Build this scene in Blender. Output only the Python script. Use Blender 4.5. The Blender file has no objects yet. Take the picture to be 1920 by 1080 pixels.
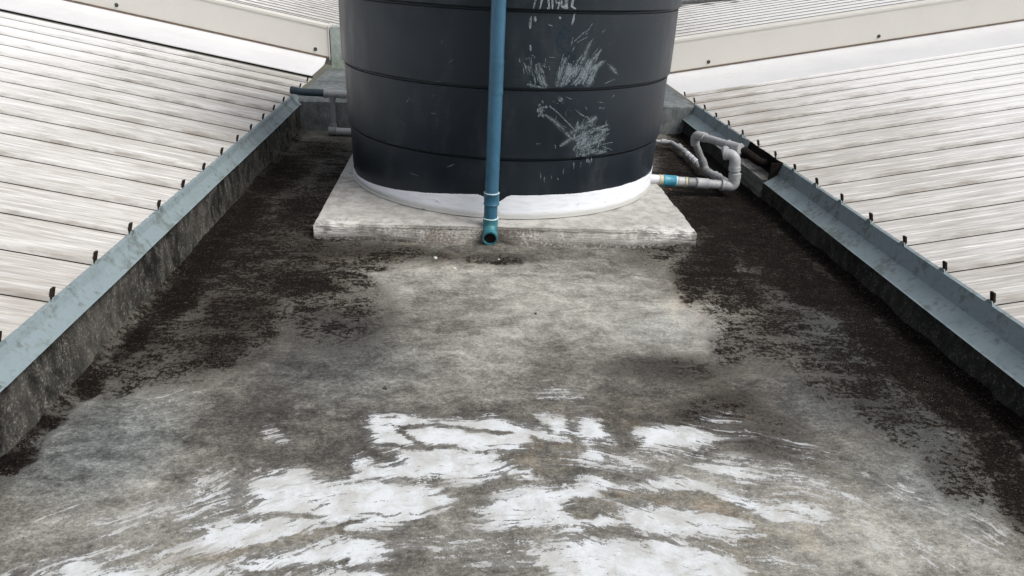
import bpy, bmesh, math, random
import numpy as np
from mathutils import Vector, Matrix
random.seed(7); rng = np.random.RandomState(11)
sc = bpy.context.scene
C = sc.collection
PI = math.pi
R = math.radians

# ------------------------------------------------------------------ camera maths
FPX = 1387.0
YAW, PITCH, ROLL, HCAM = R(4.5), R(24.5), R(2.75), 1.18
cf = np.array([math.sin(YAW)*math.cos(PITCH), math.cos(YAW)*math.cos(PITCH), -math.sin(PITCH)])
cr0 = np.array([math.cos(YAW), -math.sin(YAW), 0.0]); cu0 = np.cross(cr0, cf)
cr = cr0*math.cos(ROLL) + cu0*math.sin(ROLL); cu = -cr0*math.sin(ROLL) + cu0*math.cos(ROLL)
CO = np.array([0, 0, HCAM])
def ray(x, y): return cf + cr*(x-960)/FPX - cu*(y-540)/FPX
def atz(x, y, z=0.0):
    d = ray(x, y); return CO + d*(z-CO[2])/d[2]
def aty(x, y, Y):
    d = ray(x, y); return CO + d*Y/d[1]
cam = bpy.data.cameras.new('camera'); co = bpy.data.objects.new('camera', cam); C.objects.link(co)
co.matrix_world = Matrix(((cr[0], cu[0], -cf[0], CO[0]), (cr[1], cu[1], -cf[1], CO[1]), (cr[2], cu[2], -cf[2], CO[2]), (0, 0, 0, 1)))
cam.sensor_width = 36; cam.lens = 36*FPX/1920; cam.clip_end = 2000; cam.clip_start = .02
sc.camera = co

# ------------------------------------------------------------------ object helpers
def link(name, me, parent=None, mat=None, smooth=False):
    o = bpy.data.objects.new(name, me); C.objects.link(o)
    if parent: o.parent = parent
    if mat and not me.materials: me.materials.append(mat)
    if smooth:
        me.polygons.foreach_set('use_smooth', [True]*len(me.polygons))
    return o
def tag(o, label=None, cat=None, group=None, kind=None):
    if label: o['label'] = label
    if cat: o['category'] = cat
    if group: o['group'] = group
    if kind: o['kind'] = kind
    return o
def empty(name, loc, label, cat, group=None):
    o = bpy.data.objects.new(name, None); C.objects.link(o); o.location = loc
    o.empty_display_size = .1
    bpy.context.view_layer.update()
    return tag(o, label, cat, group)
def obj(name, bm, mat, parent=None, smooth=False, angle=None):
    """link a bmesh given in world coordinates, children keep world placement"""
    me = bpy.data.meshes.new(name)
    bmesh.ops.recalc_face_normals(bm, faces=bm.faces[:])
    if parent:
        off = Vector(parent.location)
        if parent.parent: off = off + Vector(parent.parent.location)
        bmesh.ops.translate(bm, verts=bm.verts[:], vec=-off)
    bm.to_mesh(me); bm.free()
    o = link(name, me, parent, mat, smooth)
    if smooth and angle:
        me.set_sharp_from_angle(angle=angle)
    return o
def box(bm, x0, x1, y0, y1, z0, z1):
    v = [bm.verts.new((x, y, z)) for z in (z0, z1) for y in (y0, y1) for x in (x0, x1)]
    for f in ((0,1,3,2),(4,6,7,5),(0,4,5,1),(2,3,7,6),(0,2,6,4),(1,5,7,3)): bm.faces.new([v[i] for i in f])
    return v
def frame(d):
    d = d.normalized(); a = Vector((0,0,1)) if abs(d.z) < .9 else Vector((1,0,0))
    u = d.cross(a).normalized(); return u, d.cross(u).normalized()
def tube(bm, pts, rads, n=24, caps=True):
    pts = [Vector(p) for p in pts]
    if not isinstance(rads, (list, tuple)): rads = [rads]*len(pts)
    rings = []; u = None
    for i, p in enumerate(pts):
        if i == 0: d = pts[1]-pts[0]
        elif i == len(pts)-1: d = pts[-1]-pts[-2]
        else:
            d = (pts[i+1]-p).normalized()+(p-pts[i-1]).normalized()
            if d.length < 1e-6: d = pts[i+1]-pts[i-1]
        if u is None: u, v = frame(d)
        else:
            dn = d.normalized(); u = (u - dn*u.dot(dn)).normalized(); v = dn.cross(u)
        rings.append([bm.verts.new(p+(u*math.cos(2*PI*k/n)+v*math.sin(2*PI*k/n))*rads[i]) for k in range(n)])
    for a, b in zip(rings, rings[1:]):
        for k in range(n): bm.faces.new((a[k], a[(k+1)%n], b[(k+1)%n], b[k]))
    if caps:
        bm.faces.new(rings[0][::-1]); bm.faces.new(rings[-1])
def arc(p0, p1, p2, n=8):
    p0, p1, p2 = Vector(p0), Vector(p1), Vector(p2)
    return [p0*(1-t)**2 + p1*2*t*(1-t) + p2*t*t for t in [i/n for i in range(n+1)]]
def pipe_piece(name, parent, mat, pts, r, n=20):
    bm = bmesh.new(); tube(bm, pts, r, n); return obj(name, bm, mat, parent, True, R(40))
def collar(name, parent, mat, a, b, r, lip=.0022):
    a, b = Vector(a), Vector(b); d = (b-a)
    bm = bmesh.new()
    tube(bm, [a, a+d*.06, a+d*.12, b-d*.12, b-d*.06, b], [r-.0005, r+lip, r, r, r+lip, r-.0005], 22)
    return obj(name, bm, mat, parent, True, R(35))

# ------------------------------------------------------------------ material helpers
class NT:
    def __init__(s, name):
        s.m = bpy.data.materials.new(name); s.m.use_nodes = True; s.t = s.m.node_tree; s.t.nodes.clear()
        s.out = s.n('ShaderNodeOutputMaterial'); s.b = s.n('ShaderNodeBsdfPrincipled'); s.l(s.b.outputs[0], s.out.inputs[0])
        s.tc = s.n('ShaderNodeTexCoord')
    def n(s, t, **k):
        q = s.t.nodes.new(t)
        for a, b in k.items(): setattr(q, a, b)
        return q
    def l(s, a, b): s.t.links.new(a, b)
    def setv(s, inp, v):
        if hasattr(v, 'is_output'): s.l(v, inp)
        elif isinstance(v, (int, float)): inp.default_value = v
        else: inp.default_value = tuple(v)+((1,) if len(v) == 3 and inp.type == 'RGBA' else ())
    def mapping(s, scale=(1,1,1), rot=(0,0,0), src=None):
        q = s.n('ShaderNodeMapping'); q.inputs['Scale'].default_value = scale; q.inputs['Rotation'].default_value = rot
        s.l(src or s.tc.outputs['Object'], q.inputs[0]); return q.outputs[0]
    def noise(s, scale, detail=6, rough=.55, vec=None, dist=0):
        q = s.n('ShaderNodeTexNoise'); q.inputs['Scale'].default_value = scale; q.inputs['Detail'].default_value = detail
        q.inputs['Roughness'].default_value = rough; q.inputs['Distortion'].default_value = dist
        s.l(vec or s.tc.outputs['Object'], q.inputs['Vector']); return q.outputs['Fac']
    def vor(s, scale, vec=None):
        q = s.n('ShaderNodeTexVoronoi'); q.inputs['Scale'].default_value = scale
        s.l(vec or s.tc.outputs['Object'], q.inputs['Vector']); return q.outputs['Distance']
    def math(s, op, a, b=0.0, c=None, clamp=False):
        q = s.n('ShaderNodeMath', operation=op, use_clamp=clamp); s.setv(q.inputs[0], a); s.setv(q.inputs[1], b)
        if c is not None: s.setv(q.inputs[2], c)
        return q.outputs[0]
    def step(s, v, lo, hi, a=0.0, b=1.0):
        q = s.n('ShaderNodeMapRange', interpolation_type='SMOOTHSTEP'); s.setv(q.inputs[0], v)
        for i, x in enumerate((lo, hi, a, b)): q.inputs[i+1].default_value = x
        return q.outputs[0]
    def mix(s, f, a, b, mode='MIX'):
        q = s.n('ShaderNodeMix', data_type='RGBA', blend_type=mode); s.setv(q.inputs[0], f); s.setv(q.inputs[6], a); s.setv(q.inputs[7], b)
        return q.outputs[2]
    def attr(s, name): 
        q = s.n('ShaderNodeAttribute', attribute_name=name); return q.outputs['Fac']
    def bump(s, h, strength=.3, dist=.01):
        q = s.n('ShaderNodeBump'); q.inputs['Strength'].default_value = strength; q.inputs['Distance'].default_value = dist
        s.l(h, q.inputs['Height']); s.l(q.outputs[0], s.b.inputs['Normal']); return q
    def base(s, v, rough=.8, spec=.3, metal=0):
        s.setv(s.b.inputs['Base Color'], v); s.setv(s.b.inputs['Roughness'], rough)
        s.b.inputs['Specular IOR Level'].default_value = spec; s.b.inputs['Metallic'].default_value = metal
        return s.m

# ------------------------------------------------------------------ fields used for stains on the floor
def vnoise(x, y, seed):
    r = np.random.RandomState(seed); g = r.rand(256, 256)
    xi = np.floor(x).astype(int); yi = np.floor(y).astype(int); fx = x-xi; fy = y-yi
    fx = fx*fx*(3-2*fx); fy = fy*fy*(3-2*fy)
    a = g[xi % 256, yi % 256]; b = g[(xi+1) % 256, yi % 256]; c = g[xi % 256, (yi+1) % 256]; d = g[(xi+1) % 256, (yi+1) % 256]
    return (a*(1-fx)+b*fx)*(1-fy)+(c*(1-fx)+d*fx)*fy
def fbm(x, y, seed, oct=5):
    s = 0; a = .5; t = 0
    for i in range(oct):
        s = s+a*vnoise(x*2**i+i*17.3, y*2**i+i*9.1, seed+i); t += a; a *= .55
    return s/t*2-1
# stain patches measured on the slab: (u, v, ru, rv, angle, amount)
MOSS = [(600,285,70,22,0,.6),(500,345,110,36,-30,.85),(430,410,110,45,-35,.95),(560,400,60,40,-20,.75),(375,490,90,45,-32,.95),(500,480,100,35,-10,.55),
 (325,560,75,36,-40,.95),(440,590,95,45,-20,.75),(560,530,95,32,0,.75),(255,640,55,20,-42,1),(640,498,90,14,0,.55),(410,655,85,32,-30,.68),(340,690,70,22,-30,.5),
 (175,722,38,24,-30,1),(100,796,34,12,-20,1.1),(22,872,48,20,-36,1.2),(600,590,120,30,0,.4),(640,520,60,22,10,.5),
 (1285,325,60,50,0,.85),(1330,395,100,50,0,1),(1400,380,80,60,30,1.1),(1430,460,120,45,35,1.1),(1500,520,120,48,35,1.1),(1345,490,55,60,0,.95),(1310,520,46,50,0,.85),
 (1390,550,60,40,0,.75),(1550,575,100,22,18,1),(1640,635,95,34,30,1.05),(1720,690,110,40,37,1.1),(1800,765,100,40,42,1.1),(1862,850,66,50,45,1),(1905,935,62,46,45,.85),
 (1470,800,110,30,18,.3),(1380,640,50,50,0,.4),(1430,640,60,40,20,.42),(1250,280,40,20,0,.6),(1600,560,60,40,30,1),
 (450,440,190,150,-45,.60),(420,600,190,80,-32,.52),(620,590,130,80,-5,.36),(300,640,130,50,-40,.5),(560,470,110,120,0,.55),(610,360,50,110,20,.5),
 (1440,560,160,110,35,.52),(1630,720,200,80,38,.55),(1350,770,110,40,0,.34),(1480,840,180,34,18,.30),(560,840,180,60,0,.12),(430,760,120,40,-20,.16),(1270,690,150,30,0,.3),(1240,420,90,80,0,.5),
 (1780,880,90,60,40,.5),(700,480,160,16,0,.42),(930,486,80,10,0,.4),(250,720,70,24,-35,.4)]
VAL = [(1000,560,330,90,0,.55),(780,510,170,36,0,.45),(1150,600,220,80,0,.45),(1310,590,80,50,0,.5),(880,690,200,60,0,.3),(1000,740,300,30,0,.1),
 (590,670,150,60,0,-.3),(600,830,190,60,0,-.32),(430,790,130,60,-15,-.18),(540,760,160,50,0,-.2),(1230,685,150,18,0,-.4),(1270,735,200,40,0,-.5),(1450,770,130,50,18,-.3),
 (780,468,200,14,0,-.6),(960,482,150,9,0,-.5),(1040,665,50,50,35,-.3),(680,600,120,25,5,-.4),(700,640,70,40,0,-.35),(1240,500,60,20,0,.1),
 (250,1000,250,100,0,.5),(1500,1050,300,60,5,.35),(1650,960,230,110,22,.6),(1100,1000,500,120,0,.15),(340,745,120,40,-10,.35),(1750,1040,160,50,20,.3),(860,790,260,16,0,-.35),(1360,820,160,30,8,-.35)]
BLUE = [(170,840,150,70,-20,1),(640,690,150,60,0,.5),(1570,640,110,50,37,1),(1680,770,130,50,38,1),(1560,760,100,40,20,.6),(1740,900,110,60,30,.6),(1250,620,90,30,0,.4),(640,620,100,30,0,.4)]
WARM = [(1180,790,140,45,0,.6),(880,860,120,30,0,.4),(1260,948,170,26,6,1),(1400,1000,130,40,12,.7),(1010,840,70,45,0,.9),(1350,1050,120,40,0,.7),(700,478,250,20,0,.7),
 (860,480,100,20,0,.6),(430,520,200,120,-20,.5),(1300,540,60,60,0,.7),(1370,760,60,50,0,.8),(480,1015,170,24,-14,.8),(1500,960,120,30,10,.4),(1210,980,160,20,0,.8),(1200,430,200,20,0,.3)]
WEAK = [(360,930,150,50,-12,.50),(190,1055,170,34,-8,.52),(420,970,110,36,-10,.52),(1640,1010,180,34,20,.36),(850,1015,170,16,-2,.48),(1480,905,190,40,16,.45),(250,975,120,40,-25,.46),
 (1350,800,80,30,0,.42),(1130,870,120,22,5,.42),(1560,860,140,24,20,.34),(1830,1000,70,40,40,.38),(510,810,30,16,20,.5),(500,905,60,14,-10,.45),(950,1040,160,36,0,.42),(1230,1040,220,50,0,.42),(1060,745,60,18,10,.42),(1250,850,80,20,0,.4),
 (1400,1050,160,36,5,.42),(140,960,90,24,-25,.36),(330,745,60,14,-10,.36),(1700,930,90,18,30,.36),(300,770,60,16,0,.33),(1150,945,120,20,5,.40)]
PAINT = [
 [(683,787),(700,780),(770,783),(830,790),(890,788),(935,784),(965,797),(1000,803),(1032,814),(1050,826),(1028,830),(990,838),(965,848),(930,846),(900,846),(880,842),(905,858),(950,872),(972,886),(965,894),(925,898),(868,908),(830,900),(780,896),(735,902),(692,897),(655,905),(668,885),(664,866),(680,862),(705,870),(735,866),(738,846),(700,838),(696,812)],
 [(478,892),(520,882),(555,872),(572,893),(612,906),(660,903),(700,900),(735,902),(790,905),(836,922),(842,932),(826,952),(795,962),(776,975),(738,992),(690,1000),(640,1005),(560,996),(505,1018),(450,1030),(330,1036),(385,990),(455,966),(474,930),(462,908)],
 [(430,1062),(510,1040),(590,1018),(660,1010),(712,1020),(735,1036),(726,1052),(690,1062),(600,1060),(520,1068),(440,1080),(300,1095),(330,1070)],
 [(560,1120),(530,1092),(620,1075),(700,1070),(725,1090),(740,1120)],
 [(110,1045),(150,1040),(200,1062),(300,1066),(290,1120),(100,1120)],
 [(893,994),(918,975),(912,955),(945,932),(1000,914),(1060,908),(1105,893),(1150,902),(1210,898),(1280,900),(1340,918),(1440,945),(1520,968),(1530,976),(1470,975),(1400,958),(1300,938),(1250,922),(1160,912),(1110,924),(1070,934),(1062,944),(1068,956),(1140,966),(1180,984),(1120,985),(1060,990),(980,988),(935,998)],
 [(1150,955),(1220,952),(1280,958),(1340,968),(1400,985),(1430,1000),(1370,1006),(1280,1000),(1210,998),(1180,985)],
 [(1005,1022),(1060,1008),(1110,1014),(1190,1012),(1280,1010),(1340,1030),(1400,1060),(1420,1120),(1060,1120),(1075,1090),(1020,1060),(990,1040)],
 [(1020,776),(1042,782),(1062,800),(1058,828),(1036,814)], [(1075,812),(1082,788),(1108,778),(1128,800),(1150,812),(1152,832),(1110,828),(1095,838)],
 [(1188,806),(1235,802),(1290,800),(1340,812),(1330,824),(1280,838),(1205,840)], [(1070,848),(1100,838),(1122,850),(1116,870),(1084,862)],
 [(1300,872),(1350,862),(1400,880),(1430,900),(1380,905),(1330,892)], [(1140,856),(1160,852),(1200,870),(1180,874)],
 [(1440,930),(1500,940),(1560,965),(1530,975),(1480,960)], [(966,888),(985,884),(998,894),(980,900)]]
CUT = [
 [(310,1052),(400,1046),(470,1030),(540,1008),(600,990),(650,984),(645,1000),(590,1006),(520,1026),(440,1052),(360,1062)],
 [(430,1078),(520,1068),(600,1058),(640,1052),(640,1060),(580,1068),(480,1082)],
 [(720,800),(800,800),(880,802),(955,812),(950,817),(870,808),(760,804)], [(700,837),(780,834),(870,838),(870,841),(780,838),(720,841)],
 [(745,806),(760,812),(790,836),(782,838),(752,816)], [(1000,818),(1030,830),(1020,836),(996,824)],
 [(1068,955),(1085,950),(1115,956),(1120,970),(1095,975),(1075,966)], [(1200,1018),(1225,1024),(1236,1045),(1220,1032)],
 [(430,966),(500,958),(560,966),(600,972),(580,976),(520,968),(450,976)], [(1120,925),(1300,925),(1420,960),(1300,952),(1150,944),(1080,936)],
 [(600,985),(640,980),(690,975),(650,990)], [(560,1000),(600,996),(720,1004),(640,1008)]]
def ell(L, px, py, mode='sum'):
    s = np.zeros_like(px)
    for (cx, cy, rx, ry, an, am) in L:
        a = R(an); dx = px-cx; dy = py-cy
        u = (dx*math.cos(a)+dy*math.sin(a))/rx; v = (-dx*math.sin(a)+dy*math.cos(a))/ry
        g = am*np.exp(-(u*u+v*v)**1.4*.7)
        s = s+g if mode == 'sum' else np.maximum(s, g)
    return s
def sdf(poly, px, py):
    P = np.array(poly, float); n = len(P); inside = np.zeros(px.shape, bool); d2 = np.full(px.shape, 1e12)
    for i in range(n):
        a = P[i]; b = P[(i+1) % n]; e = b-a
        t = np.clip(((px-a[0])*e[0]+(py-a[1])*e[1])/(e@e+1e-9), 0, 1)
        d2 = np.minimum(d2, (px-a[0]-t*e[0])**2+((py-a[1]-t*e[1])*1.6)**2)
        c = ((a[1] > py) != (b[1] > py)) & (px < (b[0]-a[0])*(py-a[1])/((b[1]-a[1]) if b[1] != a[1] else 1e-9)+a[0])
        inside ^= c
    d = np.sqrt(d2); return np.where(inside, -d, d)

# ------------------------------------------------------------------ floor slab
XL, XR = -1.16, 1.74
def make_floor():
    xs = np.linspace(XL, XR, 400)
    ys = np.concatenate([np.arange(-2.5, 1.0, .05), np.arange(1.0, 5.5, .0078), np.arange(5.5, 6.6, .1)])
    nx, ny = len(xs), len(ys)
    X, Y = np.meshgrid(xs, ys); X = X.ravel(); Y = Y.ravel()
    Z = .0045*fbm(X*1.3, Y*1.3, 3, 3)+.0016*fbm(X*7, Y*7, 5, 3)
    # cement haunch along the foot of both side walls
    Z = Z+.022*np.clip(1-(X+1.09)/.05, 0, 1)**2*(1+.5*fbm(Y*6, X, 8, 3)) + .02*np.clip(1-(1.63-X)/.05, 0, 1)**2*(1+.5*fbm(Y*6, X, 9, 3))
    V = np.stack([X, Y, np.zeros_like(X)], 1)-CO
    w = V@cf; ok = w > .35; w = np.where(ok, w, 1)
    px = np.where(ok, 960+FPX*(V@cr)/w, 960); py = np.where(ok, 540-FPX*(V@cu)/w, 1400)
    sc_ = np.clip((py+95)/640, .25, 1.6)
    wx = fbm(X*5, Y*5, 21)*26*sc_+fbm(X*28, Y*28, 31, 3)*7*sc_; wy = fbm(X*5, Y*5, 41)*11*sc_+fbm(X*28, Y*28, 51, 3)*4*sc_
    qx, qy = px+wx, py+wy
    moss = ell(MOSS, qx, qy, 'max')
    edge = np.clip(1-(X+1.085)/.09, 0, 1); moss = np.maximum(moss, edge*(.40+.8*fbm(Y*2.2, X*2, 101)))
    edge = np.clip(1-(1.62-X)/.16, 0, 1); moss = np.maximum(moss, edge*1.1)
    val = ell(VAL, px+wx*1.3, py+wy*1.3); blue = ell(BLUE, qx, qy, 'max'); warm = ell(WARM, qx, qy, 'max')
    paint = np.zeros_like(X)
    w2x = px+fbm(X*9, Y*9, 61)*15*sc_+fbm(X*40, Y*40, 65, 3)*6*sc_; w2y = py+fbm(X*9, Y*9, 71)*7*sc_+fbm(X*40, Y*40, 75, 3)*3*sc_
    for p in PAINT:
        paint = np.maximum(paint, np.clip(.55-sdf(p, w2x, w2y)/(40*sc_), 0, .92))
    for p in CUT:
        paint = np.minimum(paint, np.clip(.42+sdf(p, w2x, w2y)/(9*sc_), 0, 1))
    paint = np.maximum(paint, ell(WEAK, qx, qy, 'max'))
    far = ~ok | (py > 1150)
    paint = np.where(far, np.clip(.35+.4*fbm(X*2, Y*2, 90), 0, .9), paint)
    me = bpy.data.meshes.new('floor')
    I = np.arange(nx*ny).reshape(ny, nx)
    F = np.stack([I[:-1, :-1], I[:-1, 1:], I[1:, 1:], I[1:, :-1]], -1).reshape(-1, 4)
    me.vertices.add(nx*ny); me.vertices.foreach_set('co', np.stack([X, Y, Z], 1).ravel())
    me.loops.add(F.size); me.loops.foreach_set('vertex_index', F.ravel())
    me.polygons.add(len(F)); me.polygons.foreach_set('loop_start', np.arange(0, F.size, 4)); me.polygons.foreach_set('loop_total', np.full(len(F), 4))
    me.update()
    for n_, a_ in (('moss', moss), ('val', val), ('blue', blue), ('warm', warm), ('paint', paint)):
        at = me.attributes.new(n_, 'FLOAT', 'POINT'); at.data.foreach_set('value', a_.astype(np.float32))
    m = NT('weathered_concrete_floor')
    n1 = m.noise(2.3, 11, .68, None, .6); n2 = m.noise(12, 9, .70, None, .4); n3 = m.noise(62, 6, .7); n4 = m.noise(230, 3, .75)
    st = m.noise(9, 10, .72, m.mapping((.75, 1.25, 1), (0, 0, .25)), 1.6)
    st2 = m.noise(100, 5, .72, m.mapping((.8, 1.15, 1), (0, 0, -.3)))
    pr0 = m.noise(14, 8, .7, m.mapping((.5, 1.3, 1), (0, 0, .08)), .9)
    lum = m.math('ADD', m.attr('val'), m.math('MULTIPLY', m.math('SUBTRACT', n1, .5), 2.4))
    lum = m.math('ADD', lum, m.math('MULTIPLY', m.math('SUBTRACT', n2, .5), 2.3))
    lum = m.math('ADD', lum, m.math('MULTIPLY', m.math('SUBTRACT', n3, .5), 1.5))
    lum = m.math('ADD', lum, m.math('MULTIPLY', m.math('SUBTRACT', st, .5), 2.1)); lum = m.math('ADD', lum, m.math('MULTIPLY', m.math('SUBTRACT', st2, .5), 2.2)); lum = m.math('ADD', lum, m.math('MULTIPLY', m.math('SUBTRACT', n4, .5), 2.0)); lum = m.math('ADD', lum, m.math('MULTIPLY', m.math('SUBTRACT', pr0, .5), 1.6))
    ramp = m.n('ShaderNodeValToRGB'); e = ramp.color_ramp.elements
    e[0].position = 0; e[0].color = (.028, .026, .023, 1); e[1].position = 1; e[1].color = (.45, .443, .40, 1)
    for p_, c_ in ((.3, (.080, .076, .070)), (.5, (.148, .1445, .128)), (.72, (.262, .257, .231))):
        q = e.new(p_); q.color = c_+(1,)
    m.l(m.math('MULTIPLY_ADD', lum, .34, .45, True), ramp.inputs[0]); col = ramp.outputs[0]
    col = m.mix(m.math('MULTIPLY', m.attr('blue'), .75, clamp=True), col, m.mix(1, col, (.86, .98, 1.12), 'MULTIPLY'))
    col = m.mix(m.math('MULTIPLY', m.attr('warm'), m.step(n2, .38, .6), clamp=True), col, m.mix(1, col, (.98, .87, .76), 'MULTIPLY'))
    # black biological growth
    mo = m.math('ADD', m.math('MULTIPLY', m.attr('moss'), 1.02), m.math('MULTIPLY', m.math('SUBTRACT', n2, .5), 2.6))
    mo = m.math('ADD', mo, m.math('MULTIPLY', m.math('SUBTRACT', n3, .5), 3.2)); mo = m.math('ADD', mo, m.math('MULTIPLY', m.math('SUBTRACT', st, .5), 1.2))
    mo = m.math('ADD', mo, m.math('MULTIPLY', m.math('SUBTRACT', n4, .5), 2.2)); mo = m.math('ADD', mo, m.math('MULTIPLY', m.math('SUBTRACT', st2, .5), 1.6))
    mo = m.math('ADD', mo, m.math('MULTIPLY', m.math('SUBTRACT', n1, .5), 1.8)); mo = m.math('ADD', mo, m.math('MULTIPLY', m.math('SUBTRACT', pr0, .5), 1.6))
    mk = m.step(mo, .36, .60)
    soft = m.math('MULTIPLY', m.step(m.math('ADD', m.attr('moss'), m.math('MULTIPLY', m.math('SUBTRACT', pr0, .5), 1.2)), .12, .7), .7)
    mk = m.math('MULTIPLY', mk, m.step(m.attr('moss'), .10, .34))
    col = m.mix(soft, col, m.mix(1, col, (.34, .29, .25), 'MULTIPLY'))
    mcol = m.mix(m.step(m.math('ADD', m.math('MULTIPLY', n3, .6), m.math('MULTIPLY', st2, .5)), .50, .72), (.0022, .0018, .0015), (.0185, .0140, .0112)); mcol = m.mix(m.math('MULTIPLY', m.step(n4, .58, .66), m.step(n2, .44, .60)), mcol, (.14, .116, .10))
    col = m.mix(m.math('MULTIPLY', mk, .98), col, mcol)
    # old white paint
    # brush strokes sweep in arcs round the spot where the painter stood
    gx = m.n('ShaderNodeSeparateXYZ'); m.l(m.tc.outputs['Object'], gx.inputs[0]); ax = m.math('SUBTRACT', gx.outputs['X'], .15); ay = m.math('SUBTRACT', gx.outputs['Y'], .08)
    rr_ = m.math('SQRT', m.math('ADD', m.math('MULTIPLY', ax, ax), m.math('MULTIPLY', ay, ay))); th_ = m.math('MULTIPLY', m.math('ARCTAN2', ax, ay), 1.35)
    wob = m.math('MULTIPLY', m.math('SUBTRACT', m.noise(2.6, 3), .5), .22); rr_ = m.math('ADD', rr_, wob)
    cmb = m.n('ShaderNodeCombineXYZ'); m.l(th_, cmb.inputs[0]); m.l(rr_, cmb.inputs[1]); PV = cmb.outputs[0]
    pr = m.noise(30, 7, .74, m.mapping((.34, 1.6, 1), (0, 0, 0), PV), .5); pd = m.noise(90, 4, .65, m.mapping((.30, 1.6, 1), (0, 0, .10), PV), .3); pr2 = m.noise(24, 5, .6, m.mapping((.13, 2.4, 1), (0, 0, 0), PV), .3)
    pn = m.math('ADD', m.math('MULTIPLY', m.math('SUBTRACT', n2, .5), 1.1), m.math('MULTIPLY', m.math('SUBTRACT', pr, .5), 2.8)); pn = m.math('ADD', pn, m.math('MULTIPLY', m.math('SUBTRACT', pd, .5), .9))
    pn = m.math('ADD', pn, m.math('MULTIPLY', m.math('SUBTRACT', n3, .5), 1.6))
    pn = m.math('ADD', pn, m.math('MULTIPLY', m.math('SUBTRACT', pr2, .5), 2.6)); pn = m.math('ADD', pn, m.math('MULTIPLY', m.math('SUBTRACT', n4, .5), 1.2)); pn = m.math('ADD', pn, m.math('MULTIPLY', m.math('SUBTRACT', st, .5), 1.6))
    pk = m.step(m.math('ADD', m.attr('paint'), m.math('MULTIPLY', pn, .60)), .49, .56)
    pk = m.math('MULTIPLY', pk, m.step(m.attr('paint'), .12, .3))
    wcol = m.mix(m.step(m.math('ADD', n2, m.math('MULTIPLY', n1, .5)), .62, .9), (.61, .64, .665), (.45, .455, .445)); tick = m.noise(120, 3, .6, m.mapping((.25, 1.6, 1), (0, 0, .2), PV), .4); wcol = m.mix(m.math('MULTIPLY', m.step(tick, .60, .68), m.step(n1, .42, .56)), wcol, (.26, .255, .245))
    wcol = m.mix(m.step(pr, .60, .76, 0, .6), wcol, (.33, .33, .32)); wcol = m.mix(m.step(pr2, .62, .72, 0, .6), wcol, (.28, .27, .25))
    pk = m.math('MULTIPLY', pk, m.step(m.math('ADD', m.math('MULTIPLY', pr, .8), m.math('MULTIPLY', m.attr('paint'), .45)), .46, .78, .42, 1.0))
    film = m.math('MULTIPLY', m.step(m.math('ADD', m.attr('paint'), m.math('MULTIPLY', m.math('SUBTRACT', pr2, .5), 1.4)),   .18, .70), .30); col = m.mix(film, col, (.40, .41, .41))
    col = m.mix(pk, col, wcol)
    # pale mineral specks
    sp = m.step(m.vor(120), .17, .10); sp = m.math('MULTIPLY', sp, m.step(m.noise(14, 4), .5, .66)); sp = m.math('MULTIPLY', sp, .55)
    col = m.mix(sp, col, (.46, .43, .39))
    h = m.math('ADD', m.math('MULTIPLY', n3, .5), m.math('MULTIPLY', n4, .25)); h = m.math('ADD', h, m.math('MULTIPLY', pk, .12)); h = m.math('ADD', h, m.math('MULTIPLY', mk, .2))
    m.bump(h, .85, .007)
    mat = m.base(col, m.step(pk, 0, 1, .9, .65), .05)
    tag(link('floor', me, None, mat, True), kind='structure')
make_floor()

# ------------------------------------------------------------------ shared materials
def concrete(name, dark, light, speck=.4, speck_col=(.42, .40, .36), k=1.0, bump=.6, tint=None):
    m = NT(name); n1 = m.noise(4, 8, .66, m.mapping((1, 1, .4))); n2 = m.noise(24, 7, .68, m.mapping((1, 1, .6))); n3 = m.noise(130, 4, .72)
    v = m.math('ADD', m.math('MULTIPLY', m.math('SUBTRACT', n1, .5), 1.8*k), m.math('MULTIPLY', m.math('SUBTRACT', n2, .5), 2.0*k))
    v = m.math('ADD', v, m.math('MULTIPLY', m.math('SUBTRACT', n3, .5), 1.1*k))
    col = m.mix(m.math('ADD', v, .5, clamp=True), dark, light)
    if tint: col = m.mix(m.step(m.noise(6, 5), .45, .65, 0, .7), col, m.mix(1, col, tint, 'MULTIPLY'))
    s = m.math('MULTIPLY', m.step(n3, .53, .63), m.step(n2, .44, .6)); col = m.mix(m.math('MULTIPLY', s, speck), col, speck_col)
    m.bump(m.math('ADD', n2, m.math('MULTIPLY', n3, .6)), bump, .006)
    return m.base(col, .9, .2)
M_WALL_L = concrete('mossy_wall_concrete', (.010, .010, .0088), (.085, .083, .074), .7, (.30, .285, .25), 1.4)
M_WALL_R = concrete('blackened_wall_concrete', (.008, .008, .0075), (.045, .044, .040), .5, (.22, .21, .19), 1.0)
M_LEDGE = concrete('grey_ledge_concrete', (.058, .067, .071), (.195, .213, .218), .3, (.35, .38, .36), .9, .6, (.9, .92, .86))
M_END = concrete('greenish_wall_concrete', (.19, .22, .21), (.42, .47, .45), .4, (.5, .53, .5), .9, .6, (.8, .85, .7))
def plain(name, c, rough=.5, var=.25, scale=18, spec=.4, metal=0, bump=.15, dirt=None, dl=.55, dh=.7):
    m = NT(name); n = m.noise(scale, 7, .6); n2 = m.noise(scale*7, 4, .6)
    k = m.math('ADD', m.math('MULTIPLY', m.math('SUBTRACT', n, .5), 2), m.math('SUBTRACT', n2, .5))
    col = m.mix(m.math('ADD', k, .5, clamp=True), tuple(x*(1-var) for x in c), tuple(min(1, x*(1+var)) for x in c))
    if dirt: col = m.mix(m.step(m.math('ADD', m.math('MULTIPLY', n, .6), m.math('MULTIPLY', n2, .4)), dl, dh, 0, .8), col, dirt)
    m.bump(n2, bump, .002); return m.base(col, rough, spec, metal)
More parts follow.
